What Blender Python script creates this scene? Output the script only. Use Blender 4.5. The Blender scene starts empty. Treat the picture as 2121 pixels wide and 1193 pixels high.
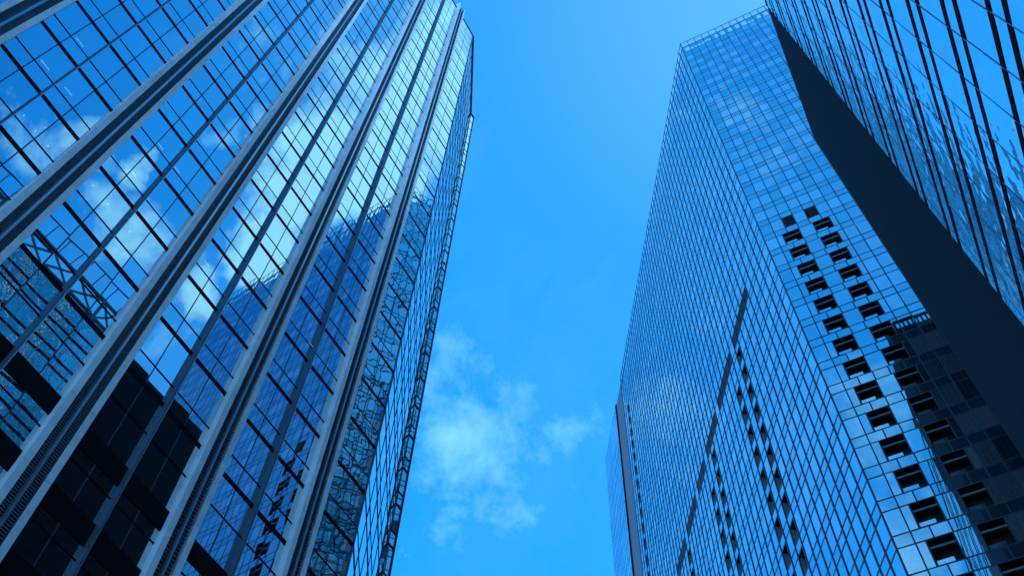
import bpy, math, random
from mathutils import Vector
C = bpy.context.scene
COL = C.collection
rad = math.radians
random.seed(7)

# ------------------------------------------------------------------ camera
S = 28.0            # metres per unit of the survey below
EYE = 1.6           # eye height above the pavement
CAM_R = Vector((0.9982317, -0.05180319, 0.02915322))
CAM_U = Vector((-0.05944309, -0.86993437, 0.48957196))
CAM_F = Vector((0.0, 0.49043921, 0.87147541))
cam_data = bpy.data.cameras.new("camera")
cam = bpy.data.objects.new("camera", cam_data)
COL.objects.link(cam)
cam_data.sensor_fit = 'HORIZONTAL'
cam_data.sensor_width = 36.0
cam_data.lens = 36.0 * 2057.36 / 2121.0
cam_data.clip_start = 0.1
cam_data.clip_end = 6000.0
m = cam.matrix_world.copy()
for i in range(3):
    m[i][0] = CAM_R[i]; m[i][1] = CAM_U[i]; m[i][2] = -CAM_F[i]
m[0][3] = 0.0; m[1][3] = 0.0; m[2][3] = EYE
cam.matrix_world = m
C.camera = cam

def ray(x, y):
    """direction of a photo pixel, used for sky directions and for survey notes"""
    d = CAM_R * ((x - 1060.5) / 2057.36) - CAM_U * ((y - 596.5) / 2057.36) + CAM_F
    return d.normalized()

# ------------------------------------------------------------------ sun and sky
SUN_AZ, SUN_EL = 28.0, 28.0
C.view_settings.view_transform = 'Standard'
C.view_settings.look = 'None'
C.view_settings.exposure = 0.0
C.view_settings.gamma = 1.0
sd = bpy.data.lights.new("sun", 'SUN')
sd.energy = 3.0
sd.angle = rad(0.5)
sd.color = (1.0, 0.95, 0.88)
sun = bpy.data.objects.new("sun", sd)
COL.objects.link(sun)
sv = Vector((math.sin(rad(SUN_AZ)) * math.cos(rad(SUN_EL)), math.cos(rad(SUN_AZ)) * math.cos(rad(SUN_EL)), math.sin(rad(SUN_EL))))
sun.rotation_euler = sv.to_track_quat('Z', 'Y').to_euler()
sun.location = sv * 400

NL_ = Vector((math.cos(rad(32.3714)), -math.sin(rad(32.3714)), 0.0))
def refl(x, y):
    d = ray(x, y)
    return d - 2 * d.dot(NL_) * NL_

w = bpy.data.worlds.new("World")
C.world = w
w.use_nodes = True
nt = w.node_tree
nt.nodes.clear()
def N(t, tree=None, **kw):
    n = (tree or nt).nodes.new(t)
    for k, v in kw.items():
        setattr(n, k, v)
    return n
out = N('ShaderNodeOutputWorld')
bg = N('ShaderNodeBackground')
bg.inputs['Strength'].default_value = 0.12
sky = N('ShaderNodeTexSky', sky_type='NISHITA')
sky.sun_disc = False
sky.sun_elevation = rad(SUN_EL)
sky.sun_rotation = rad(SUN_AZ)
sky.altitude = 0
sky.air_density = 1.0
sky.dust_density = 0.6
sky.ozone_density = 2.0
SKY_TINT = (0.04, 0.88, 2.35)      # the blue cast of the photograph
CLEAR = (0.20, 4.0, 12.0)            # mean clear-sky colour
HORIZON = (7.5, 19.0, 36.0)           # low haze below the view, added overbright to light the stone piers
CLOUD = (3.3, 8.3, 12.0)
tc = N('ShaderNodeTexCoord')
nrm = N('ShaderNodeVectorMath', operation='NORMALIZE')
nt.links.new(tc.outputs['Generated'], nrm.inputs[0])
tint = N('ShaderNodeMix', data_type='RGBA', blend_type='MULTIPLY')
tint.inputs['Factor'].default_value = 1.0
nt.links.new(sky.outputs['Color'], tint.inputs['A'])
tint.inputs['B'].default_value = (*SKY_TINT, 1)

flat = N('ShaderNodeMix', data_type='RGBA')
flat.inputs['Factor'].default_value = 0.64
nt.links.new(tint.outputs['Result'], flat.inputs['A'])
flat.inputs['B'].default_value = (*CLEAR, 1)
deep = N('ShaderNodeVectorMath', operation='DISTANCE')  # dark sky patch added out of view to dim the apartment tower's mirrored image
nt.links.new(nrm.outputs[0], deep.inputs[0])
deep.inputs[1].default_value = (math.sin(rad(152)) * math.cos(rad(52)), math.cos(rad(152)) * math.cos(rad(52)), math.sin(rad(52)))
dmr = N('ShaderNodeMapRange', interpolation_type='SMOOTHSTEP')
dmr.inputs['From Min'].default_value = 0.55; dmr.inputs['From Max'].default_value = 0.05
nt.links.new(deep.outputs['Value'], dmr.inputs['Value'])
dmx = N('ShaderNodeMix', data_type='RGBA')
nt.links.new(dmr.outputs['Result'], dmx.inputs['Factor'])
nt.links.new(flat.outputs['Result'], dmx.inputs['A'])
dmx.inputs['B'].default_value = (0.02, 1.45, 6.8, 1)
sxyz = N('ShaderNodeSeparateXYZ')
nt.links.new(nrm.outputs[0], sxyz.inputs[0])
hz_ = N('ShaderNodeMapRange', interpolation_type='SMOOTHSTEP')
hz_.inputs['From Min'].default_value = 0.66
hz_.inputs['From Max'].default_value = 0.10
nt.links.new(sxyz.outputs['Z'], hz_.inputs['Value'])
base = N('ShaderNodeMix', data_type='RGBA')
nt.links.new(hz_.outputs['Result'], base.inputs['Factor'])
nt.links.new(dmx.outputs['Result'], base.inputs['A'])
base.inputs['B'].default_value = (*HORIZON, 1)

def blob(direction, r, amp, src=None):
    v = N('ShaderNodeVectorMath', operation='DISTANCE')
    nt.links.new((src or warp).outputs[0], v.inputs[0])
    v.inputs[1].default_value = direction
    mr = N('ShaderNodeMapRange', interpolation_type='SMOOTHSTEP')
    mr.inputs['From Min'].default_value = r
    mr.inputs['From Max'].default_value = r * 0.15
    mr.inputs['To Min'].default_value = 0.0
    mr.inputs['To Max'].default_value = amp
    nt.links.new(v.outputs['Value'], mr.inputs['Value'])
    return mr.outputs['Result']
def fbm(scale, detail, rough, off=0.0, dist=0.0):
    mp = N('ShaderNodeMapping')
    mp.inputs['Location'].default_value = (off, off * 0.7, -off)
    nt.links.new(nrm.outputs[0], mp.inputs['Vector'])
    n = N('ShaderNodeTexNoise')
    n.inputs['Scale'].default_value = scale
    n.inputs['Detail'].default_value = detail
    n.inputs['Roughness'].default_value = rough
    n.inputs['Distortion'].default_value = dist
    nt.links.new(mp.outputs[0], n.inputs['Vector'])
    return n
# the edges of the clouds are ragged: warp the direction a little before measuring distances
wn = fbm(9.0, 5.0, 0.6, 3.1)
wsub = N('ShaderNodeVectorMath', operation='SUBTRACT')
nt.links.new(wn.outputs['Color'], wsub.inputs[0])
wsub.inputs[1].default_value = (0.5, 0.5, 0.5)
wsc = N('ShaderNodeVectorMath', operation='SCALE')
wsc.inputs['Scale'].default_value = 0.13
nt.links.new(wsub.outputs[0], wsc.inputs[0])
warp = N('ShaderNodeVectorMath', operation='ADD')
nt.links.new(nrm.outputs[0], warp.inputs[0])
nt.links.new(wsc.outputs[0], warp.inputs[1])
SOFT = [  # direction, radius, density
    (ray(955, 925), 0.085, 1.05), (ray(1005, 970), 0.07, 0.80), (ray(1070, 965), 0.07, 0.70), (ray(1030, 1060), 0.07, 0.66), (ray(970, 1100), 0.06, 0.48),
    (ray(925, 765), 0.08, 0.58), (ray(1000, 800), 0.08, 0.46), (ray(1065, 850), 0.07, 0.48), (ray(1160, 910), 0.07, 0.40), (ray(1195, 1010), 0.025, 0.5), (ray(870, 1065), 0.03, 0.42),
]
CUMULUS = [
    (refl(545, 520), 0.075, 1.3), (refl(610, 420), 0.08, 1.25), (refl(640, 300), 0.09, 1.2), (refl(720, 330), 0.10, 1.3), (refl(800, 330), 0.10, 1.2),
    (refl(850, 180), 0.12, 0.95), (refl(920, 250), 0.12, 0.95), (refl(760, 160), 0.09, 0.6), (refl(930, 90), 0.10, 0.7), (refl(560, 570), 0.05, 1.0),
    (refl(410, 620), 0.05, 0.95), (refl(365, 560), 0.05, 0.55), (refl(290, 490), 0.06, 0.75), (refl(240, 430), 0.06, 0.6), (refl(330, 700), 0.06, 0.45),
    (refl(180, 240), 0.05, 0.55), (refl(90, 270), 0.06, 0.55), (refl(265, 320), 0.035, 0.75), (refl(210, 390), 0.05, 0.6),
    (refl(480, 270), 0.045, 0.55), (refl(560, 110), 0.06, 0.5), (refl(170, 560), 0.06, 0.35), (refl(600, 230), 0.06, 0.7),
]
def refl2(x, y, az):
    d = ray(x, y)
    n = Vector((math.cos(rad(az)), -math.sin(rad(az)), 0.0))
    return d - 2 * d.dot(n) * n
SOFT += [(refl2(1370, 850, -2.5029), 0.10, 0.5), (refl2(1470, 960, -2.5029), 0.09, 0.4), (refl2(1440, 690, -2.5029), 0.07, 0.3), (refl2(1640, 700, -2.5029), 0.08, 0.3),
         (refl2(1850, 1150, -61.1153), 0.11, 1.0), (refl2(1800, 850, -61.1153), 0.09, 0.8), (refl2(1780, 980, -61.1153), 0.09, 0.6), (refl2(1560, 250, -61.1153), 0.10, 0.28)]
def cloud_layer(lst, noise, gain, lo, hi, src=None):
    acc = None
    for d_, r_, a_ in lst:
        o = blob(d_, r_, a_, src)
        if acc is None:
            acc = o
        else:
            ad = N('ShaderNodeMath', operation='MAXIMUM')
            nt.links.new(acc, ad.inputs[0]); nt.links.new(o, ad.inputs[1])
            acc = ad.outputs[0]
    sub = N('ShaderNodeMath', operation='SUBTRACT')
    nt.links.new(noise.outputs['Fac'], sub.inputs[0]); sub.inputs[1].default_value = 0.5
    mad = N('ShaderNodeMath', operation='MULTIPLY_ADD')
    nt.links.new(sub.outputs[0], mad.inputs[0]); mad.inputs[1].default_value = gain
    nt.links.new(acc, mad.inputs[2])
    mr = N('ShaderNodeMapRange')
    mr.inputs['From Min'].default_value = lo
    mr.inputs['From Max'].default_value = hi
    nt.links.new(mad.outputs[0], mr.inputs['Value'])
    return mr.outputs['Result']
n1 = fbm(13.0, 9.0, 0.62, 1.7, 0.4)
n3 = fbm(19.0, 12.0, 0.66, 5.2, 0.1)
wsc2 = N('ShaderNodeVectorMath', operation='SCALE')
wsc2.inputs['Scale'].default_value = 0.07
nt.links.new(wsub.outputs[0], wsc2.inputs[0])
warp2 = N('ShaderNodeVectorMath', operation='ADD')
nt.links.new(nrm.outputs[0], warp2.inputs[0]); nt.links.new(wsc2.outputs[0], warp2.inputs[1])
soft = cloud_layer(SOFT, n3, 2.5, 0.30, 2.1, warp2)
cumulus = cloud_layer(CUMULUS, n1, 1.7, 0.30, 0.95)
mul = N('ShaderNodeMath', operation='MAXIMUM')
nt.links.new(soft, mul.inputs[0]); nt.links.new(cumulus, mul.inputs[1])
# thin high haze everywhere
n2 = fbm(3.0, 7.0, 0.6, 8.3, 0.3)
mr2 = N('ShaderNodeMapRange')
mr2.inputs['From Min'].default_value = 0.45
mr2.inputs['From Max'].default_value = 0.85
mr2.inputs['To Max'].default_value = 0.16
nt.links.new(n2.outputs['Fac'], mr2.inputs['Value'])
gd = N('ShaderNodeVectorMath', operation='DISTANCE')
nt.links.new(nrm.outputs[0], gd.inputs[0]); gd.inputs[1].default_value = ray(1640, -60)
gl_ = N('ShaderNodeMapRange', interpolation_type='SMOOTHSTEP')
gl_.inputs['From Min'].default_value = 0.42; gl_.inputs['From Max'].default_value = 0.0
gl_.inputs['To Max'].default_value = 0.26
nt.links.new(gd.outputs['Value'], gl_.inputs['Value'])
mg = N('ShaderNodeMath', operation='MAXIMUM')
nt.links.new(gl_.outputs['Result'], mg.inputs[0]); nt.links.new(mr2.outputs['Result'], mg.inputs[1])
mx = N('ShaderNodeMath', operation='MAXIMUM')
nt.links.new(mul.outputs[0], mx.inputs[0]); nt.links.new(mg.outputs[0], mx.inputs[1])
cm = N('ShaderNodeMix', data_type='RGBA')
nt.links.new(mx.outputs[0], cm.inputs['Factor'])
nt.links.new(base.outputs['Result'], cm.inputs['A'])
cm.inputs['B'].default_value = (*CLOUD, 1)
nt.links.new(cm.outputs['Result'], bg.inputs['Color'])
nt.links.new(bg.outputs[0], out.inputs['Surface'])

# ------------------------------------------------------------------ materials
def new_mat(name):
    mt = bpy.data.materials.new(name)
    mt.use_nodes = True
    mt.node_tree.nodes.clear()
    return mt, mt.node_tree
def principled(name, col, rough=0.6, metal=0.0, spec=0.5, var=0.0, vscale=0.6, bump=0.0):
    mt, t = new_mat(name)
    o = N('ShaderNodeOutputMaterial', t)
    b = N('ShaderNodeBsdfPrincipled', t)
    b.inputs['Base Color'].default_value = (*col, 1)
    b.inputs['Roughness'].default_value = rough
    b.inputs['Metallic'].default_value = metal
    b.inputs['Specular IOR Level'].default_value = spec
    t.links.new(b.outputs[0], o.inputs['Surface'])
    if var > 0 or bump > 0:
        g = N('ShaderNodeNewGeometry', t)
        nz = N('ShaderNodeTexNoise', t)
        nz.inputs['Scale'].default_value = vscale
        nz.inputs['Detail'].default_value = 8
        nz.inputs['Roughness'].default_value = 0.65
        t.links.new(g.outputs['Position'], nz.inputs['Vector'])
        mr = N('ShaderNodeMapRange', t)
        mr.inputs['From Min'].default_value = 0.3
        mr.inputs['From Max'].default_value = 0.7
        mr.inputs['To Min'].default_value = 1 - var
        mr.inputs['To Max'].default_value = 1 + var
        t.links.new(nz.outputs['Fac'], mr.inputs['Value'])
        # panel to panel difference
        at = N('ShaderNodeAttribute', t, attribute_name='pane')
        mr3 = N('ShaderNodeMapRange', t)
        mr3.inputs['To Min'].default_value = 1 - var * 0.7
        mr3.inputs['To Max'].default_value = 1 + var * 0.7
        t.links.new(at.outputs['Fac'], mr3.inputs['Value'])
        mm = N('ShaderNodeMath', t, operation='MULTIPLY')
        t.links.new(mr.outputs['Result'], mm.inputs[0]); t.links.new(mr3.outputs['Result'], mm.inputs[1])
        vm = N('ShaderNodeVectorMath', t, operation='SCALE')
        vm.inputs[0].default_value = col
        t.links.new(mm.outputs[0], vm.inputs['Scale'])
        t.links.new(vm.outputs[0], b.inputs['Base Color'])
        if bump > 0:
            bp = N('ShaderNodeBump', t)
            bp.inputs['Strength'].default_value = bump
            bp.inputs['Distance'].default_value = 0.01
            t.links.new(nz.outputs['Fac'], bp.inputs['Height'])
            t.links.new(bp.outputs[0], b.inputs['Normal'])
    return mt
def glass(name, r0=0.62, tint=(0.90, 1.0, 0.97), body=(0.012, 0.03, 0.05), body2=(0.10, 0.16, 0.22), blinds=0.3, clear=0.0, wave=0.0, wscale=0.5, stretch=(1, 1, 1), blind_on=0.6):
    """solar-control facade glass: a coated mirror layer over whatever is behind the pane"""
    mt, t = new_mat(name)
    o = N('ShaderNodeOutputMaterial', t)
    gl = N('ShaderNodeBsdfAnisotropic', t) if False else N('ShaderNodeBsdfGlossy', t)
    gl.inputs['Color'].default_value = (*tint, 1)
    gl.inputs['Roughness'].default_value = 0.0
    df = N('ShaderNodeBsdfDiffuse', t)
    at = N('ShaderNodeAttribute', t, attribute_name='pane')
    st = N('ShaderNodeMapRange', t)
    st.inputs['From Min'].default_value = blind_on
    st.inputs['From Max'].default_value = 1.0
    st.inputs['To Max'].default_value = blinds
    t.links.new(at.outputs['Fac'], st.inputs['Value'])
    cmx = N('ShaderNodeMix', t, data_type='RGBA')
    cmx.inputs['A'].default_value = (*body, 1)
    cmx.inputs['B'].default_value = (*body2, 1)
    t.links.new(st.outputs['Result'], cmx.inputs['Factor'])
    t.links.new(cmx.outputs['Result'], df.inputs['Color'])
    lw = N('ShaderNodeLayerWeight', t)
    lw.inputs['Blend'].default_value = 0.5
    pw = N('ShaderNodeMath', t, operation='POWER')
    pw.inputs[1].default_value = 2.0
    t.links.new(lw.outputs['Facing'], pw.inputs[0])
    # coating strength differs a little from pane to pane
    rr = N('ShaderNodeMapRange', t)
    rr.inputs['To Min'].default_value = r0 - 0.05
    rr.inputs['To Max'].default_value = r0 + 0.05
    t.links.new(at.outputs['Fac'], rr.inputs['Value'])
    fr = N('ShaderNodeMapRange', t)
    fr.inputs['To Max'].default_value = 0.97
    t.links.new(pw.outputs[0], fr.inputs['Value'])
    t.links.new(rr.outputs['Result'], fr.inputs['To Min'])
    mxs = N('ShaderNodeMixShader', t)
    t.links.new(fr.outputs['Result'], mxs.inputs['Fac'])
    t.links.new(df.outputs[0], mxs.inputs[1])
    t.links.new(gl.outputs[0], mxs.inputs[2])
    if clear > 0:
        tr = N('ShaderNodeBsdfTransparent', t)
        tr.inputs['Color'].default_value = (0.55, 0.75, 0.85, 1)
        m2 = N('ShaderNodeMixShader', t)
        m2.inputs['Fac'].default_value = clear
        t.links.new(df.outputs[0], m2.inputs[1]); t.links.new(tr.outputs[0], m2.inputs[2])
        t.links.new(m2.outputs[0], mxs.inputs[1])
    if wave > 0:
        g = N('ShaderNodeNewGeometry', t)
        vo = N('ShaderNodeVectorMath', t, operation='MULTIPLY')
        vo.inputs[1].default_value = stretch
        t.links.new(g.outputs['Position'], vo.inputs[0])
        # each pane bows in its own way
        sc = N('ShaderNodeMath', t, operation='MULTIPLY')
        sc.inputs[1].default_value = 37.0
        t.links.new(at.outputs['Fac'], sc.inputs[0])
        cx = N('ShaderNodeCombineXYZ', t)
        t.links.new(sc.outputs[0], cx.inputs['X']); t.links.new(sc.outputs[0], cx.inputs['Z'])
        ad = N('ShaderNodeVectorMath', t, operation='ADD')
        t.links.new(vo.outputs[0], ad.inputs[0]); t.links.new(cx.outputs[0], ad.inputs[1])
        nz = N('ShaderNodeTexNoise', t)
        nz.inputs['Scale'].default_value = wscale
        nz.inputs['Detail'].default_value = 1.5
        nz.inputs['Roughness'].default_value = 0.4
        t.links.new(ad.outputs[0], nz.inputs['Vector'])
        bp = N('ShaderNodeBump', t)
        bp.inputs['Strength'].default_value = 1.0
        bp.inputs['Distance'].default_value = wave
        t.links.new(nz.outputs['Fac'], bp.inputs['Height'])
        t.links.new(bp.outputs[0], gl.inputs['Normal'])
    t.links.new(mxs.outputs[0], o.inputs['Surface'])
    return mt
def emit(name, col, s):
    mt, t = new_mat(name)
    o = N('ShaderNodeOutputMaterial', t)
    e = N('ShaderNodeEmission', t)
    e.inputs['Color'].default_value = (*col, 1)
    e.inputs['Strength'].default_value = s
    t.links.new(e.outputs[0], o.inputs['Surface'])
    return mt

M = {
    'office_glass': glass('office_glass', r0=0.62, clear=0.6, wave=0.004, wscale=0.35, blinds=0.15),
    'end_bay_glass': glass('end_bay_glass', r0=0.60, clear=0.6, wave=0.008, wscale=0.5, blinds=0.15),
    'side_glass': glass('side_glass', r0=0.74, wave=0.003, wscale=0.5, blinds=0.3),
    'home_glass': glass('home_glass', r0=0.62, wave=0.003, wscale=0.4, blinds=0.65, blind_on=0.15, body=(0.012, 0.03, 0.05), body2=(0.46, 0.50, 0.50)),
    'home_spandrel': glass('home_spandrel', r0=0.58, blinds=0.0, body=(0.03, 0.06, 0.09)),
    'wavy_glass': glass('wavy_glass', r0=0.78, wave=0.036, wscale=1.2, blinds=0.1),
    'black_frame': principled('black_frame', (0.008, 0.009, 0.012), 0.8, 0.0, 0.03),
    'dark_frame': principled('dark_frame', (0.030, 0.045, 0.06), 0.5, 0.0, 0.3),
    'steel': principled('steel', (0.55, 0.58, 0.60), 0.28, 1.0),
    'fin_metal': principled('fin_metal', (0.07, 0.10, 0.13), 0.5, 0.2),
    'stone': principled('stone', (0.74, 0.73, 0.72), 0.7, 0.0, 0.3, var=0.10, vscale=1.1, bump=0.25),
    'pier_louvre': principled('pier_louvre', (0.16, 0.17, 0.18), 0.5, 0.3),
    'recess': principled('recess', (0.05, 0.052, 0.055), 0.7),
    'black_panel': principled('black_panel', (0.006, 0.006, 0.007), 0.7, 0.0, 0.05, var=0.15),
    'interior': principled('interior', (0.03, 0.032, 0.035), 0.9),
    'ceiling': principled('ceiling', (0.25, 0.25, 0.25), 0.9),
    'wall_dark': principled('wall_dark', (0.006, 0.006, 0.007), 0.8, 0.0, 0.05, var=0.2, vscale=0.3),
    'louvre_dark': principled('louvre_dark', (0.013, 0.010, 0.012), 0.6, 0.0, 0.08),
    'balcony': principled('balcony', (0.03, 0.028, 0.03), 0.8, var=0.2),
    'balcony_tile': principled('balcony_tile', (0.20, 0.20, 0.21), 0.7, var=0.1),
    'rail': principled('rail', (0.14, 0.15, 0.16), 0.5, 0.3),
    'vent_panel': principled('vent_panel', (0.10, 0.105, 0.12), 0.6, 0.2, var=0.08),
    'roof': principled('roof', (0.18, 0.18, 0.18), 0.9, var=0.2),
    'truss_steel': principled('truss_steel', (0.05, 0.07, 0.09), 0.5, 0.3),
    'curtain': principled('curtain', (0.55, 0.52, 0.46), 0.9, var=0.2, vscale=2.0),
    'lamp': emit('lamp', (0.85, 0.95, 1.0), 1.6),
    'asphalt': principled('asphalt', (0.05, 0.05, 0.052), 0.9, var=0.25, vscale=2.0, bump=0.4),
    'paving': principled('paving', (0.26, 0.25, 0.24), 0.8, var=0.15, vscale=1.0),
    'kerb': principled('kerb', (0.33, 0.33, 0.32), 0.8, var=0.15),
    'paint': principled('paint', (0.75, 0.75, 0.73), 0.7, var=0.1),
    'earth': principled('earth', (0.16, 0.15, 0.14), 0.95, var=0.25, vscale=0.2),
}

# ------------------------------------------------------------------ builders
def V2(az):
    return Vector((math.sin(rad(az)), math.cos(rad(az)), 0.0))
def Z(z):
    return z * S + EYE
class Frame:
    """a facade: u runs along it, n sticks out of it, z is height above the ground (all metres)"""
    def __init__(self, origin, direction, normal):
        self.o, self.d, self.n = origin, direction, normal
    def p(self, u, n, z):
        q = self.o + self.d * u + self.n * n
        return (q.x, q.y, z)
class MB:
    def __init__(self):
        self.v, self.f, self.mi, self.pa = [], [], [], []
    def quad(self, pts, mat=0, pane=0.5):
        i = len(self.v)
        self.v += pts
        self.f.append(tuple(range(i, i + len(pts))))
        self.mi.append(mat); self.pa.append(pane)
    def box(self, F, u0, u1, n0, n1, z0, z1, mat=0, pane=0.5):
        i = len(self.v)
        self.v += [F.p(u0, n0, z0), F.p(u1, n0, z0), F.p(u1, n1, z0), F.p(u0, n1, z0), F.p(u0, n0, z1), F.p(u1, n0, z1), F.p(u1, n1, z1), F.p(u0, n1, z1)]
        for q in ((0, 1, 2, 3), (4, 7, 6, 5), (0, 4, 5, 1), (1, 5, 6, 2), (2, 6, 7, 3), (3, 7, 4, 0)):
            self.f.append(tuple(i + k for k in q)); self.mi.append(mat); self.pa.append(pane)
    def bar(self, a, b, r, mat=0):
        a, b = Vector(a), Vector(b)
        ax = (b - a).normalized()
        s = ax.cross(Vector((0, 0, 1)))
        if s.length < 1e-3: s = Vector((1, 0, 0))
        s.normalize(); t = ax.cross(s)
        i = len(self.v)
        for c in (a, b):
            for k in (-1, 1):
                for l in (-1, 1):
                    self.v.append(tuple(c + s * r * k + t * r * l))
        for q in ((0, 1, 3, 2), (4, 6, 7, 5), (0, 4, 5, 1), (1, 5, 7, 3), (3, 7, 6, 2), (2, 6, 4, 0)):
            self.f.append(tuple(i + k for k in q)); self.mi.append(mat); self.pa.append(0.5)
    def prism(self, pts, z0, z1, mat=0, top=None):
        n = len(pts); i = len(self.v)
        self.v += [(x, y, z0) for x, y in pts] + [(x, y, z1) for x, y in pts]
        for k in range(n):
            l = (k + 1) % n
            self.f.append((i + k, i + l, i + n + l, i + n + k)); self.mi.append(mat); self.pa.append(0.5)
        self.f.append(tuple(i + n + k for k in range(n))); self.mi.append(mat if top is None else top); self.pa.append(0.5)
        self.f.append(tuple(i + k for k in reversed(range(n)))); self.mi.append(mat); self.pa.append(0.5)
    def add(self, other):
        i = len(self.v)
        self.v += other.v
        self.f += [tuple(k + i for k in f) for f in other.f]
        self.mi += other.mi; self.pa += other.pa
    def build(self, name, mats, parent=None):
        me = bpy.data.meshes.new(name)
        me.from_pydata(self.v, [], self.f)
        for k in mats:
            me.materials.append(M[k])
        me.polygons.foreach_set('material_index', self.mi)
        a = me.attributes.new('pane', 'FLOAT', 'FACE')
        a.data.foreach_set('value', self.pa)
        me.update()
        o = bpy.data.objects.new(name, me)
        COL.objects.link(o)
        if parent is not None:
            o.parent = parent
        return o
def thing(name, label, cat):
    o = bpy.data.objects.new(name, None)
    COL.objects.link(o)
    o['label'] = label; o['category'] = cat
    return o
def structure(o):
    o['kind'] = 'structure'
    return o
def tilt(F, u0, u1, z0, z1, amt, n=0.0):
    """a pane whose corners sit a few millimetres in or out, as real glazing does"""
    j = [random.uniform(-amt, amt) for _ in range(3)]
    j.append(j[0] + j[2] - j[1])
    return [F.p(u0, n + j[0], z0), F.p(u1, n + j[1], z0), F.p(u1, n + j[2], z1), F.p(u0, n + j[3], z1)]
def screen_area(pts):
    P = []
    for q in pts:
        d = Vector(q) - Vector((0, 0, EYE))
        w_ = d.dot(CAM_F)
        if w_ <= 0.5: return 0.0
        P.append((1060.5 + 2057.36 * d.dot(CAM_R) / w_, 596.5 - 2057.36 * d.dot(CAM_U) / w_))
    cx = sum(p[0] for p in P) / len(P); cy = sum(p[1] for p in P) / len(P)
    if not (-30 < cx < 2150 and -30 < cy < 1220): return 0.0
    return abs(sum(P[i][0] * P[(i + 1) % len(P)][1] - P[(i + 1) % len(P)][0] * P[i][1] for i in range(len(P)))) / 2
def place_windows(items, parent, name, mats, limit=100, rest='window'):
    """items: (area, MB of glass, MB of frame or None, frame mats). The largest become parts, the others one stuff part"""
    items.sort(key=lambda t: -t[0])
    big = [t for t in items[:limit] if t[0] > 0]
    small = items[len(big):]
    for a, g, fr, fm in big:
        o = g.build(name, mats, parent)
        if fr is not None and fr.f:
            fr.build('window_frame', fm, o)
    if small:
        g2, f2 = MB(), MB(); fm = None
        for a, g, fr, fmm in small:
            g2.add(g)
            if fr is not None:
                f2.add(fr); fm = fmm
        o = g2.build(name, mats, parent); o['kind'] = 'stuff'
        if fm and f2.f:
            q = f2.build('window_frame', fm, o); q['kind'] = 'stuff'

# ------------------------------------------------------------------ survey (units of S, from the photograph's vanishing points)
A_L, A_RL, A_RR, A_RB, A_L2 = 32.3714, -2.5029, -61.1153, 28.7281, 0.16
nL = Vector((math.cos(rad(A_L)), -math.sin(rad(A_L)), 0))
FL = Frame(-nL * S, V2(A_L), nL)                                   # front of the office tower
cornerA = FL.o + FL.d * (1.05 * S)
FL2 = Frame(cornerA, V2(A_L2), Vector((math.cos(rad(A_L2)), -math.sin(rad(A_L2)), 0)))   # its side
SIDE = 0.4253 * S
cornerB = FL2.o + FL2.d * SIDE
FL3 = Frame(cornerB, V2(A_L), nL)                                  # its set-back block
RT0 = Vector((0.875 * S, 1.52 * S, 0))
FRR = Frame(RT0, -V2(A_RR), -Vector((math.cos(rad(A_RR)), -math.sin(rad(A_RR)), 0)))
FRL = Frame(RT0, V2(A_RL), -Vector((math.cos(rad(A_RL)), -math.sin(rad(A_RL)), 0)))
nR = Vector((-math.cos(rad(A_RB)), math.sin(rad(A_RB)), 0))
FRB = Frame(-nR * (0.286 * S), V2(A_RB), nR)

# ------------------------------------------------------------------ setting
b = MB(); b.prism([(-900, -900), (900, -900), (900, 900), (-900, 900)], -1.0, -0.16, 0)
structure(b.build('ground', ['earth']))
RF = Frame(Vector((0, 0, 0)), V2(30.5), Vector((math.cos(rad(30.5)), -math.sin(rad(30.5)), 0)))
b = MB(); b.box(RF, -300, 300, -17.0, -5.0, -0.156, -0.12)
structure(b.build('road', ['asphalt']))
b = MB()
for u in range(-140, 140, 8):
    b.box(RF, u, u + 4, -11.07, -10.93, -0.12, -0.116)
structure(b.build('road_markings', ['paint']))
b = MB(); b.box(RF, -300, 300, -4.8, 60.0, -0.156, 0.0); b.box(RF, -300, 300, -5.0, -4.8, -0.156, 0.004, 1)
structure(b.build('pavement', ['paving', 'kerb']))
b = MB(); b.box(RF, -300, 300, -90.0, -17.2, -0.156, 0.0); b.box(RF, -300, 300, -17.2, -17.0, -0.156, 0.004, 1)
structure(b.build('pavement', ['paving', 'kerb']))

# ------------------------------------------------------------------ office tower with stone piers (left)
tower = thing('office_tower', 'tall glass office tower on the left with paired grey stone piers', 'office tower')
PITCH, HALF, PROUD = 0.2436 * S, 0.0265 * S, 0.42
piers = [(0.175 + 0.2436 * k) * S for k in range(-4, 4)]
LT_TOP = Z(5.193)
ST = 0.15123
def thick(k): return 1.3013 + ST * k
storeys = []     # (bottom bar z, thin transom list, top z, bar height, kind)
z = 1.143
podium = []
while z > 0.08:
    podium.append(z); z -= 0.1215
LT_U0 = piers[0] - HALF
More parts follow.
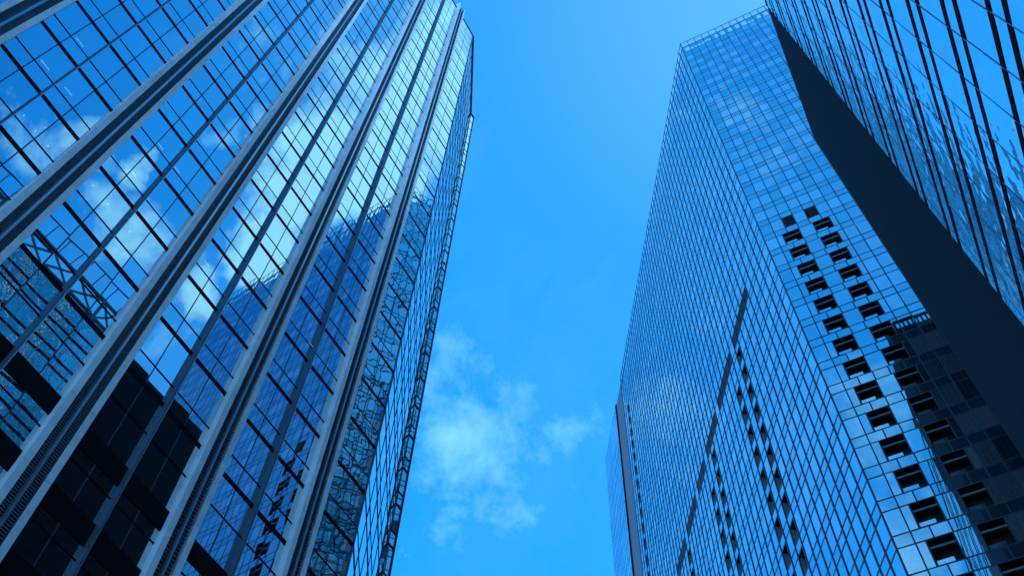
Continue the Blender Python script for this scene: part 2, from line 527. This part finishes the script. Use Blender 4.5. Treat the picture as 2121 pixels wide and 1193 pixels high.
# core, floors
off = 4.0
plan = [FL.o + FL.d * (LT_U0 + 0.3) - nL * off, FL.o + FL.d * (1.05 * S - 3.2) - nL * off, FL2.o + FL2.d * (SIDE - 1.0) - FL2.n * off, cornerB + FL3.d * (0.0278 * S - 0.5) - nL * off,
        cornerB + FL3.d * (0.0278 * S - 0.5) - nL * 32.0, FL.o + FL.d * (LT_U0 + 0.3) - nL * 32.0]
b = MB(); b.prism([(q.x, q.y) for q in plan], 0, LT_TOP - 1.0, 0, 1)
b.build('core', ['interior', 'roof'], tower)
def slab_plan(o_):
    return [FL.o + FL.d * (LT_U0 + 0.3) - nL * o_, FL.o + FL.d * (1.05 * S - o_ * 0.9) - nL * o_, FL2.o + FL2.d * (SIDE - 0.1) - FL2.n * o_, FL3.o + FL3.d * 0.2 - nL * o_, FL3.o + FL3.d * (0.0278 * S - 0.15) - nL * o_,
            FL3.o + FL3.d * (0.0278 * S - 0.15) - nL * 3.9, FL2.o + FL2.d * (SIDE - 1.1) - FL2.n * 4.05, FL.o + FL.d * (1.05 * S - 3.3) - nL * 4.05, FL.o + FL.d * (LT_U0 + 0.3) - nL * 4.05]
for k in range(0, 23):
    zc = Z(thick(k))
    b = MB(); b.prism([(q.x, q.y) for q in slab_plan(0.35)], zc - 0.12, zc + 0.25)
    b.build('floor_slab', ['ceiling'], tower)
# ceiling light fittings glimpsed through the glass
def through(px, py, depth):
    d = ray(px, py)
    q = FL.o - nL * depth
    t = (q.dot(nL)) / d.dot(nL)
    return d * t
for px, py, L in [(93, 135, 1.2), (142, 190, 1.1), (165, 88, 1.2), (332, 303, 1.0), (365, 350, 1.1), (275, 358, 0.9), (614, 678, 1.5), (646, 716, 1.0), (428, 545, 0.8)]:
    q = through(px, py, 0.9)
    u = q.dot(FL.d)
    b = MB(); b.box(FL, u - L / 4, u + L / 4, -0.92, -0.88, q.z + EYE - 0.02, q.z + EYE + 0.02)
    b.build('ceiling_light', ['lamp'], tower)
for px, py in [(49, 240), (94, 266), (73, 272), (99, 303), (192, 385), (223, 423), (237, 409), (268, 480), (450, 595)]:
    q = through(px, py, 0.9)
    u = q.dot(FL.d)
    b = MB(); b.box(FL, u - 0.04, u + 0.04, -0.93, -0.85, q.z + EYE - 0.03, q.z + EYE + 0.03)
    b.build('ceiling_light', ['lamp'], tower)
# windows
items = []
BT, TT, FD = 0.32, 0.11, 0.012
def window_unit(F, us, z0, z1, bar0, transoms, gm, tiltamt=0.004, vth=0.06, fd=FD, tt=TT, close_ends=False):
    """glass between z0+bar0 and z1 with transoms; us are the vertical divisions"""
    g, fr = MB(), MB()
    zs = [z0 + bar0] + [t_ for t_ in transoms] + [z1]
    for i in range(len(us) - 1):
        for j in range(len(zs) - 1):
            za = zs[j] + (tt / 2 if j > 0 else 0)
            zb = zs[j + 1] - (tt / 2 if j < len(zs) - 2 else 0)
            ua, ub = us[i], us[i + 1]
            g.quad(tilt(F, ua, ub, za, zb, tiltamt), gm, random.random())
    if bar0 > 0:
        fr.box(F, us[0], us[-1], -0.1, fd, z0, z0 + bar0)
    for t_ in transoms:
        fr.box(F, us[0], us[-1], -0.1, fd * 0.8, t_ - tt / 2, t_ + tt / 2)
    inner = us if close_ends else us[1:-1]
    for u in inner:
        fr.box(F, u - vth / 2, u + vth / 2, -0.1, fd * 0.6, z0 + bar0, z1, 1)
    ar = screen_area([F.p(us[0], 0, z0), F.p(us[-1], 0, z0), F.p(us[-1], 0, z1), F.p(us[0], 0, z1)])
    return (ar, g, fr, ['black_frame', 'dark_frame'])
def half_bays():
    for i, c in enumerate(piers):
        a = c + HALF
        if i == len(piers) - 1:
            yield [a, 0.989 * S, 1.05 * S], True
        else:
            mid = c + PITCH / 2
            yield [a, c + 0.0725 * S, mid], False
            yield [mid, c + 0.171 * S, c + PITCH - HALF], False
BANDS = []
for us, end in half_bays():
    gm = 0 if not end else 1
    ta = 0.003 if not end else 0.006
    for k in range(22):
        items.append(window_unit(FL, us, Z(thick(k)) - BT / 2, Z(thick(k + 1)) - BT / 2, BT, [Z(thick(k) + 0.0505)], gm, ta))
    # screen storeys under the roof line
    items.append(window_unit(FL, us, Z(thick(22)) - BT / 2, LT_TOP, BT, [Z(q) for q in (4.677, 4.780, 4.883, 4.987, 5.087)], gm, ta))
    # transfer storey and podium
    items.append(window_unit(FL, us, Z(1.143), Z(thick(0)) - BT / 2, 0.0, [Z(1.2255)], gm, ta))
    for zt in podium:
        zb = zt - 0.1215
        items.append(window_unit(FL, us, Z(max(zb, 0.0)), Z(zt - 0.0412), 0.0, [Z(zt - 0.0412 - 0.0262)], gm, ta, tt=0.10))
        BANDS.append((us[0], us[-1], zt))
place_windows(items, tower, 'window', ['office_glass', 'end_bay_glass'])
for zt in podium:
    b = MB()
    for u0, u1, zz in BANDS:
        if zz == zt:
            b.box(FL, u0, u1, -0.3, 0.04, Z(zt - 0.0412), Z(zt))
    b.build('spandrel_band', ['black_panel'], tower)
# vertical fins half way between the piers
for i in range(len(piers) - 1):
    c = piers[i] + PITCH / 2
    b = MB(); b.box(FL, c - 0.055, c + 0.03, 0.0, 0.34, 0.0, LT_TOP + 0.3, 0); b.box(FL, c + 0.03, c + 0.06, 0.0, 0.37, 0.0, LT_TOP + 0.3, 1)
    b.build('mullion_fin', ['fin_metal', 'steel'], tower)
# paired stone piers with louvred slot between
for i, c in enumerate(piers):
    near = i >= 2
    top = Z(5.275)
    b = MB()
    nz = 0
    zb = 0.0
    kk = 0
    while zb < top - 0.05:
        zt = min(zb + ST * S / 2, top)
        g_ = 0.022 if kk % 2 else 0.010
        for (ua, ub) in ((-HALF, -0.43), (0.43, HALF)):
            b.box(FL, c + ua, c + ub, -0.2, PROUD, zb, zt - g_, 0, random.random())
        zb = zt; kk += 1
    pier = b.build('stone_pier', ['stone'], tower)
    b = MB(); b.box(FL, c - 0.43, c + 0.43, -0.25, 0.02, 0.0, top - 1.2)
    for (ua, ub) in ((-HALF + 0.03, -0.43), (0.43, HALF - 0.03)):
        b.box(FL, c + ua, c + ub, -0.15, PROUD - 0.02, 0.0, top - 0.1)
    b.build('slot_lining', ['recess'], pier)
    b = MB()
    step = 0.15
    zb = 0.3
    while zb < top - 1.5:
        b.box(FL, c - 0.425, c - 0.10, 0.03, 0.24, zb, zb + 0.06)
        b.box(FL, c + 0.10, c + 0.425, 0.03, 0.24, zb, zb + 0.06)
        zb += step if i in (3, 4, 5) else step * 1.5
    b.build('louvre', ['pier_louvre'], pier)
    b = MB(); b.box(FL, c - 0.09, c + 0.09, 0.0, 0.33, 0.0, top - 0.8, 0); b.box(FL, c - 0.02, c + 0.035, 0.33, 0.37, 0.0, top - 0.8, 1); b.box(FL, c + 0.06, c + 0.088, 0.331, 0.35, 0.0, top - 0.8, 1)
    b.build('cover_rail', ['vent_panel', 'steel'], pier)
# side face with its lattice of panes, and the set-back block behind it
items = []
nside = 6
us = [SIDE * k / nside for k in range(nside + 1)]
for F, uu, cap in ((FL2, us, 0), (FL3, [0.0, 0.0278 * S], 0)):
    for i in range(len(uu) - 1):
        u2 = [uu[i], uu[i + 1]]
        zl = [Z(thick(k)) for k in range(-9, 23)]
        for k in range(len(zl) - 1):
            items.append(window_unit(F, u2, zl[k] - 0.15, zl[k + 1] - 0.15, 0.30, [zl[k] + 0.0505 * S], 0, 0.004, vth=0.24, fd=0.02, tt=0.20, close_ends=True))
        items.append(window_unit(F, u2, zl[-1] - 0.15, LT_TOP, 0.30, [Z(q) for q in (4.677, 4.780, 4.883, 4.987, 5.087)], 0, 0.004, vth=0.24, fd=0.02, tt=0.20, close_ends=True))
place_windows(items, tower, 'side_window', ['side_glass'], 60)
b = MB()
b.box(FL2, 0.0, SIDE, -0.6, -0.2, 0.0, LT_TOP - 0.1); b.box(FL3, 0.0, 0.0278 * S, -0.6, -0.2, 0.0, LT_TOP - 0.1)
b.box(FL3, 0.0278 * S + 0.02, 0.0278 * S + 0.12, -24.0, 0.05, 0.0, LT_TOP)
b.build('side_wall', ['interior'], tower)
b = MB(); b.box(FL, LT_U0, 1.05 * S + 0.05, -0.25, 0.08, LT_TOP, LT_TOP + 0.18); b.box(FL2, 0.0, SIDE, -0.25, 0.14, LT_TOP, LT_TOP + 0.18); b.box(FL3, 0, 0.0278 * S + 0.12, -0.25, 0.14, LT_TOP + 0.003, LT_TOP + 0.2)
b.build('coping', ['dark_frame'], tower)

# ------------------------------------------------------------------ apartment tower (right middle)
apt = thing('apartment_tower', 'tall blue glass corner tower in the middle right with rows of dark square balcony openings', 'apartment tower')
U = {}
for i in range(0, 17): U[i] = 3.3991 + 0.1195 * (16 - i)
U[17] = 3.2880
for i in range(18, 50):
    zz = 2.7156 - 0.1153 * (i - 22)
    if zz < 0.0: break
    U[i] = zz
NROW = max(U)
SP = 0.0375
def Lw(i): return U[i] - SP
PR, PL = 0.0413, 2.30 / 48
RLEN, LLEN = 36 * PR, 2.30
TOPS = [5.646, 5.563, 5.4717, 5.3867]
b = MB()
end1 = RT0 + FRR.d * (RLEN * S)
end2 = RT0 + FRL.d * (3.02 * S)
def inset(k):
    c = RT0 - FRR.n * k - FRL.n * k * 0.6
    return [(RT0 - FRR.n * k * 0.55 - FRL.n * k * 0.55), end1 - FRR.n * k, end1 + FRL.d * 60, end2 + FRR.d * 25, end2 - FRL.n * k]
holesR = [(0.0625, 0.122, 18), (0.1705, 0.229, 18)]
holesL = []
for a in (9, 11, 19, 21, 30, 32, 41, 43):
    holesL.append((a * PL, (a + 1) * PL, 18 if a in (9, 19, 30, 41) else 19))
holesL.append((45 * PL, 46 * PL, 1))
DEPTH = 1.5
bp = [(q.x, q.y) for q in inset(DEPTH + 0.15)]
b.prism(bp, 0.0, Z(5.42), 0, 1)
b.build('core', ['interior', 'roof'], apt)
# strip and lower rear block on the left face
b = MB(); b.box(FRL, 2.30 * S, 2.53 * S, -1.7, -0.12, 0.0, Z(5.61)); b.build('vent_strip', ['vent_panel'], apt)
b = MB(); b.box(FRL, 2.515 * S, 2.535 * S, -0.5, 0.06, 0.0, Z(5.62)); b.build('joint', ['black_frame'], apt)
frames = MB(); items = []; bal = []
GH, GD = 0.10, 0.012
def hole_rows(hs, row0):
    return hs
def facade(F, length, pitch, holes, row0, special_cols, dark_spans, vt=0.10, vd=0.012, gh=GH):
    """rows of tall panes and spandrels; holes are balcony openings from row0 down"""
    n = int(round(length / pitch))
    cols = [k * pitch for k in range(n + 1)]
    hz = []
    def panes(cl, z0, z1, gm, skip=(), amt=0.006):
        for a, b_ in zip(cl[:-1], cl[1:]):
            mid = (a + b_) / 2
            if any(h0 - 1e-4 <= mid <= h1 + 1e-4 for h0, h1 in skip): continue
            g = MB(); g.quad(tilt(F, a * S, b_ * S, Z(z0), Z(z1), amt), gm, random.random())
            items.append((screen_area(g.v), g, None, None))
    def uprights(cl, z0, z1):
        for c in cl:
            frames.box(F, c * S - vt / 2, c * S + vt / 2, -0.05, vd, Z(z0), Z(z1))
    # crown screen: open frame on top, half filled row below
    uprights(cols, TOPS[2], TOPS[0])
    for a, b_ in zip(cols[:-1], cols[1:]):
        t_ = random.random()
        w_ = b_ - a
        zt, zb = TOPS[1], TOPS[2]
        if t_ < 0.45: spans = [(a, a + w_ * random.uniform(0.3, 0.6), zb, zt), (a, b_, zt - 0.02, zt)]
        elif t_ < 0.75: spans = [(a, b_, zb + 0.035, zt), (a + w_ * 0.45, a + w_ * 0.62, zb, zb + 0.035)]
        else: spans = [(a, b_, zb, zb + 0.02), (a, b_, zb + 0.045, zt)]
        for (p0, p1, q0, q1) in spans:
            g = MB(); g.quad([F.p(p0 * S, -0.02, Z(q0)), F.p(p1 * S, -0.02, Z(q0)), F.p(p1 * S, -0.02, Z(q1)), F.p(p0 * S, -0.02, Z(q1))], 1, random.random())
            items.append((0.0, g, None, None))
    panes(cols, TOPS[3], TOPS[2], 0); panes(cols, U[0], TOPS[3], 0)
    uprights(cols, U[0], TOPS[2])
    for t_ in TOPS: hz.append(t_)
    for i in range(0, NROW + 1):
        lo = Lw(i)
        nx = U[i + 1] if i + 1 in U else 0.0
        hz.append(U[i]); hz.append(lo)
        panes(cols, lo, U[i], 1)
        uprights(cols, lo, U[i])
        act = [(h[0], h[1]) for h in holes if i >= h[2]]
        sk = list(dark_spans) if i == 17 else []
        cl = special_cols if (special_cols and i >= row0) else cols
        panes(cl, nx, lo, 0, act + sk)
        uprights([c for c in cl if not any(h0 + 1e-4 < c < h1 - 1e-4 for h0, h1 in act)], nx, lo)
        for h in act:
            bal.append((F, h[0], h[1], nx, lo))
    for zz in hz:
        frames.box(F, 0, length * S, -0.05, GD * 0.9, Z(zz) - gh / 2, Z(zz) + gh / 2)
colsR = [0.0, 0.0413, 0.0625, 0.122, 0.1705, 0.229] + [k * PR for k in range(6, 37)]
darkR = [(2 * PR + 0.0, 3 * PR), (4 * PR + 0.005, 5 * PR + 0.005)]
facade(FRR, RLEN, PR, holesR, 18, colsR, darkR)
darkL = [(5 * PL, 9.6 * PL), (10.8 * PL, 15.6 * PL), (16.8 * PL, 20.8 * PL), (21.7 * PL, 25.4 * PL), (26.5 * PL, 30.2 * PL), (31.2 * PL, 35 * PL), (36 * PL, 40 * PL)]
facade(FRL, LLEN, PL, holesL, 18, None, [(round(a / PL) * PL, round(b_ / PL) * PL) for a, b_ in darkL], 0.11, 0.06, 0.18)
# rear block
def plain(F, u0, u1, pitch, top):
    n = int(round((u1 - u0) / pitch))
    cols = [u0 + (u1 - u0) * k / n for k in range(n + 1)]
    zl = [top] + [q for i in sorted(U) for q in (U[i], Lw(i)) if q < top - 0.03]
    for a, b_ in zip(cols[:-1], cols[1:]):
        for z1, z0 in zip(zl[:-1], zl[1:]):
            g = MB(); g.quad(tilt(F, a * S, b_ * S, Z(z0), Z(z1), 0.005), 0, random.random()); items.append((0.0, g, None, None))
    for c in cols: frames.box(F, c * S - 0.05, c * S + 0.05, -0.05, GD, 0, Z(top))
    for zz in zl: frames.box(F, u0 * S, u1 * S, -0.05, GD * 0.9, Z(zz) - GH / 2, Z(zz) + GH / 2)
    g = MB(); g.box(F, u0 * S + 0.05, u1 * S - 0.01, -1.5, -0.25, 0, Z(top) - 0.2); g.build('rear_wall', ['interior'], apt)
plain(FRL, 2.53, 3.02, PL, 5.62)
place_windows(items, apt, 'window', ['home_glass', 'home_spandrel'], 100)
frames.build('mullion_grid', ['dark_frame'], apt)
# dark ventilation panels at the plant storey
for F, spans in ((FRR, darkR), (FRL, [(round(a / PL) * PL, round(b_ / PL) * PL) for a, b_ in darkL])):
    for a, b_ in spans:
        g = MB(); g.box(F, a * S + 0.06, b_ * S - 0.06, -0.6, -0.12, Z(U[18]), Z(Lw(17)))
        zz = Z(U[18]) + 0.1
        while zz < Z(Lw(17)) - 0.1:
            g.box(F, a * S + 0.06, b_ * S - 0.06, -0.11, -0.02, zz, zz + 0.05); zz += 0.16
        g.build('vent_louvre', ['vent_panel' if F is FRL else 'balcony'], apt)
# backing behind panes (so that only the balcony openings are deep)
# balconies
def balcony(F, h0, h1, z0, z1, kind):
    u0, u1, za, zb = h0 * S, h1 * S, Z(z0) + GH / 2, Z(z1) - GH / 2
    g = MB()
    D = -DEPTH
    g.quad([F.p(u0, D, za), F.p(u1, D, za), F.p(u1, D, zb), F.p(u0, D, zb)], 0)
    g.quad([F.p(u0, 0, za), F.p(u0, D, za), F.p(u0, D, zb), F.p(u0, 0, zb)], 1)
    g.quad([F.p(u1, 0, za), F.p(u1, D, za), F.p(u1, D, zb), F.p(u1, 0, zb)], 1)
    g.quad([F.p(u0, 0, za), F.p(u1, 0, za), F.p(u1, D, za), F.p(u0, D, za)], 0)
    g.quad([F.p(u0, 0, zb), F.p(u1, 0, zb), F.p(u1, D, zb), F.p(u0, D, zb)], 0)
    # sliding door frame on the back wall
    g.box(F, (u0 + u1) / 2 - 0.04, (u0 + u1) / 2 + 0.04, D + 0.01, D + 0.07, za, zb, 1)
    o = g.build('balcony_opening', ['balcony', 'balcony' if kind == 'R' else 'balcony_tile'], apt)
    if kind == 'R':
        r_ = MB(); hh = zb - za
        r_.box(F, u0 + 0.02, u1 - 0.02, -0.32, -0.12, zb - hh * 0.30, zb - hh * 0.22)
        r_.build('blind_box', ['rail'], o)
        q = MB(); q.box(F, u0 + 0.10, u0 + (u1 - u0) * 0.66, -0.02, 0.0, za + 0.02, za + hh * 0.17, 0, 0.5)
        q.build('balustrade', ['home_glass'], o)
    return o
ranked = []
for (F, a, b_, z0, z1) in bal:
    ranked.append((screen_area([F.p(a * S, 0, Z(z0)), F.p(b_ * S, 0, Z(z0)), F.p(b_ * S, 0, Z(z1)), F.p(a * S, 0, Z(z1))]), F, a, b_, z0, z1))
ranked.sort(key=lambda t: -t[0])
keep = [t for t in ranked if t[0] > 0][:100]
for (ar, F, a, b_, z0, z1) in keep:
    balcony(F, a, b_, z0, z1, 'R' if F is FRR else 'L')
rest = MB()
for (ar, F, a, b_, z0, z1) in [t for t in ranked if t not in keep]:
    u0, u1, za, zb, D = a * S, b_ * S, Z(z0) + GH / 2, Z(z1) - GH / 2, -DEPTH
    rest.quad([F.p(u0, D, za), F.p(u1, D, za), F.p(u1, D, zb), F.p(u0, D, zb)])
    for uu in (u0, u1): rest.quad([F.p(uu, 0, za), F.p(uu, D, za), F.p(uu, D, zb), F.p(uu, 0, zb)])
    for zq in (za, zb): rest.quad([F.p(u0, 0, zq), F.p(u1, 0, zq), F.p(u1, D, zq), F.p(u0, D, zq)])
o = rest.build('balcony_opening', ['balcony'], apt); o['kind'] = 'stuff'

# ------------------------------------------------------------------ mid-rise with black bands and louvred end (right)
mid = thing('office_building', 'glass building at right edge with black horizontal bars and dark louvred end', 'office building')
RB_END, RB_CORNER, RB_TOP, RB_START = 1.396 * S, 0.914 * S, Z(2.925), -1.6 * S
back = 26.0
endn = FRB.d
P = [FRB.o + FRB.d * RB_START - nR * 0.5, FRB.o + FRB.d * (RB_END - 0.6) - nR * 0.5, FRB.o + FRB.d * (RB_END - 0.6) - nR * back, FRB.o + FRB.d * RB_START - nR * back]
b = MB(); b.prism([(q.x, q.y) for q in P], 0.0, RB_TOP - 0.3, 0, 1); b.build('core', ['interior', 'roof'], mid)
VW = 0.0615 * S
items = []
nodes = []
u = 0.4009 * S
while u > RB_START + 1.0: u -= VW
while u < RB_CORNER - 0.3:
    nodes.append(u); u += VW
nodes.append(RB_CORNER)
SB = 0.1543
BH = 0.0125 * S
top_row = 1.1313 + SB * 12
zr = 1.1313 - SB * 7
rows_ = []
while zr < 2.93:
    rows_.append(zr); zr += SB
for ua, ub in zip(nodes[:-1], nodes[1:]):
    for i, zt in enumerate(rows_):
        g, fr = MB(), MB()
        z_lo = (rows_[i - 1] if i else 0.0)
        # spandrel glass between the two bars and vision glass below
        g.quad(tilt(FRB, ua, ub, Z(zt - 0.047), Z(zt), 0.004), 0, random.random())
        g.quad(tilt(FRB, ua, ub, Z(z_lo), Z(zt - 0.047), 0.006), 0, random.random())
        for zz in (zt, zt - 0.047):
            fr.box(FRB, ua + 0.035, ub - 0.035, -0.05, 0.02, Z(zz) - BH / 2, Z(zz) + BH / 2, 0)
        for du in (-0.032, 0.014):
            fr.box(FRB, ub + du, ub + du + 0.018, -0.05, 0.006, Z(z_lo), Z(zt), 1)
        items.append((screen_area([FRB.p(ua, 0, Z(z_lo)), FRB.p(ub, 0, Z(z_lo)), FRB.p(ub, 0, Z(zt)), FRB.p(ua, 0, Z(zt))]), g, fr, ['black_frame', 'fin_metal']))
    if rows_[-1] < 2.92:
        g = MB(); g.quad(tilt(FRB, ua, ub, Z(rows_[-1]), RB_TOP, 0.004), 0, random.random()); items.append((0.0, g, None, None))
place_windows(items, mid, 'window', ['wavy_glass'], 100)
b = MB(); b.box(FRB, RB_START, RB_CORNER, -0.4, 0.06, RB_TOP, RB_TOP + 0.12); b.build('coping', ['dark_frame'], mid)
# louvred dark end: rounded outer corner, then the end wall facing the apartment tower
RC = 1.3
path = [(RB_CORNER + 0.04, 0.03), (RB_END - RC, 0.03)]
for k in range(1, 7):
    a = math.pi / 2 * k / 6
    path.append((RB_END - RC + RC * math.sin(a), 0.03 - RC + RC * math.cos(a)))
path.append((RB_END, -back))
b = MB()
for (u0, n0), (u1, n1) in zip(path[:-1], path[1:]):
    b.quad([FRB.p(u0, n0 - 0.14, 0), FRB.p(u1 - (0.14 if u1 >= RB_END - 0.01 else 0), n1 - 0.14, 0), FRB.p(u1 - (0.14 if u1 >= RB_END - 0.01 else 0), n1 - 0.14, RB_TOP - 1.7), FRB.p(u0, n0 - 0.14, RB_TOP - 1.7)])
lw = b.build('louvred_wall', ['wall_dark'], mid)
b = MB()
zz = 0.2
while zz < RB_TOP:
    for (u0, n0), (u1, n1) in zip(path[:-2], path[1:-1]):
        a0 = FRB.p(u0, n0, zz); a1 = FRB.p(u1, n1, zz)
        q = [FRB.p(u0, n0, zz), FRB.p(u1, n1, zz), FRB.p(u1, n1, zz + 0.11), FRB.p(u0, n0, zz + 0.11)]
        b.quad(q)
        b.quad([FRB.p(u0, n0, zz), FRB.p(u1, n1, zz), FRB.p(u1 - 0.06, n1 - 0.10, zz + 0.02), FRB.p(u0 - 0.0, n0 - 0.10, zz + 0.02)])
        b.quad([FRB.p(u0, n0, zz + 0.11), FRB.p(u1, n1, zz + 0.11), FRB.p(u1 - 0.06, n1 - 0.10, zz + 0.09), FRB.p(u0 - 0.0, n0 - 0.10, zz + 0.09)])
    zz += 0.2
b.build('louvre', ['louvre_dark'], lw)
b = MB()
FE = Frame(FRB.o + FRB.d * RB_END, -nR, FRB.d)       # end wall, u runs away from the street
u = RC
while u < back - 0.3:
    b.box(FE, u, u + 0.14, -0.1, 0.12, 0.0, RB_TOP); u += 0.42
for zz in range(3, int(RB_TOP), 4):
    b.box(FE, RC, back, -0.10, 0.04, zz, zz + 0.25)
b.box(FE, RC, back, -0.11, 0.125, RB_TOP - 0.25, RB_TOP + 0.02)
b.build('rib', ['louvre_dark'], lw)
# steel crown standing back from the roof edge
b = MB()
zc0, zc1, zc2 = RB_TOP + 0.4, RB_TOP + 3.4, RB_TOP + 6.4
nset = -2.2
u0, u1 = RB_START + 6, RB_CORNER - 1.0
for zz, r_ in ((zc0, 0.16), (zc1, 0.14), (zc2, 0.16)):
    b.bar(FRB.p(u0, nset, zz), FRB.p(u1, nset, zz), r_)
    b.bar(FRB.p(u0, nset - 3.0, zz), FRB.p(u1, nset - 3.0, zz), r_)
u = u0; step = 3.4
while u < u1:
    b.bar(FRB.p(u, nset, RB_TOP - 0.4), FRB.p(u, nset, zc2), 0.14)
    b.bar(FRB.p(u, nset - 3.0, RB_TOP - 0.4), FRB.p(u, nset - 3.0, zc2), 0.14)
    for za, zb in ((zc0, zc1), (zc1, zc2)):
        ue = min(u + step, u1)
        b.bar(FRB.p(u, nset, za), FRB.p(ue, nset, zb), 0.09); b.bar(FRB.p(ue, nset, za), FRB.p(u, nset, zb), 0.09)
        b.bar(FRB.p(u, nset, za), FRB.p(u, nset - 3.0, zb), 0.08)
    u += step
b.bar(FRB.p(u0, nset + 1.4, zc2 + 1.4), FRB.p(u1, nset + 1.4, zc2 + 1.4), 0.06)
u = u0
while u < u1:
    b.bar(FRB.p(u, nset, zc2), FRB.p(u, nset + 1.4, zc2 + 1.4), 0.05); u += step / 2
b.build('roof_truss', ['truss_steel'], mid)
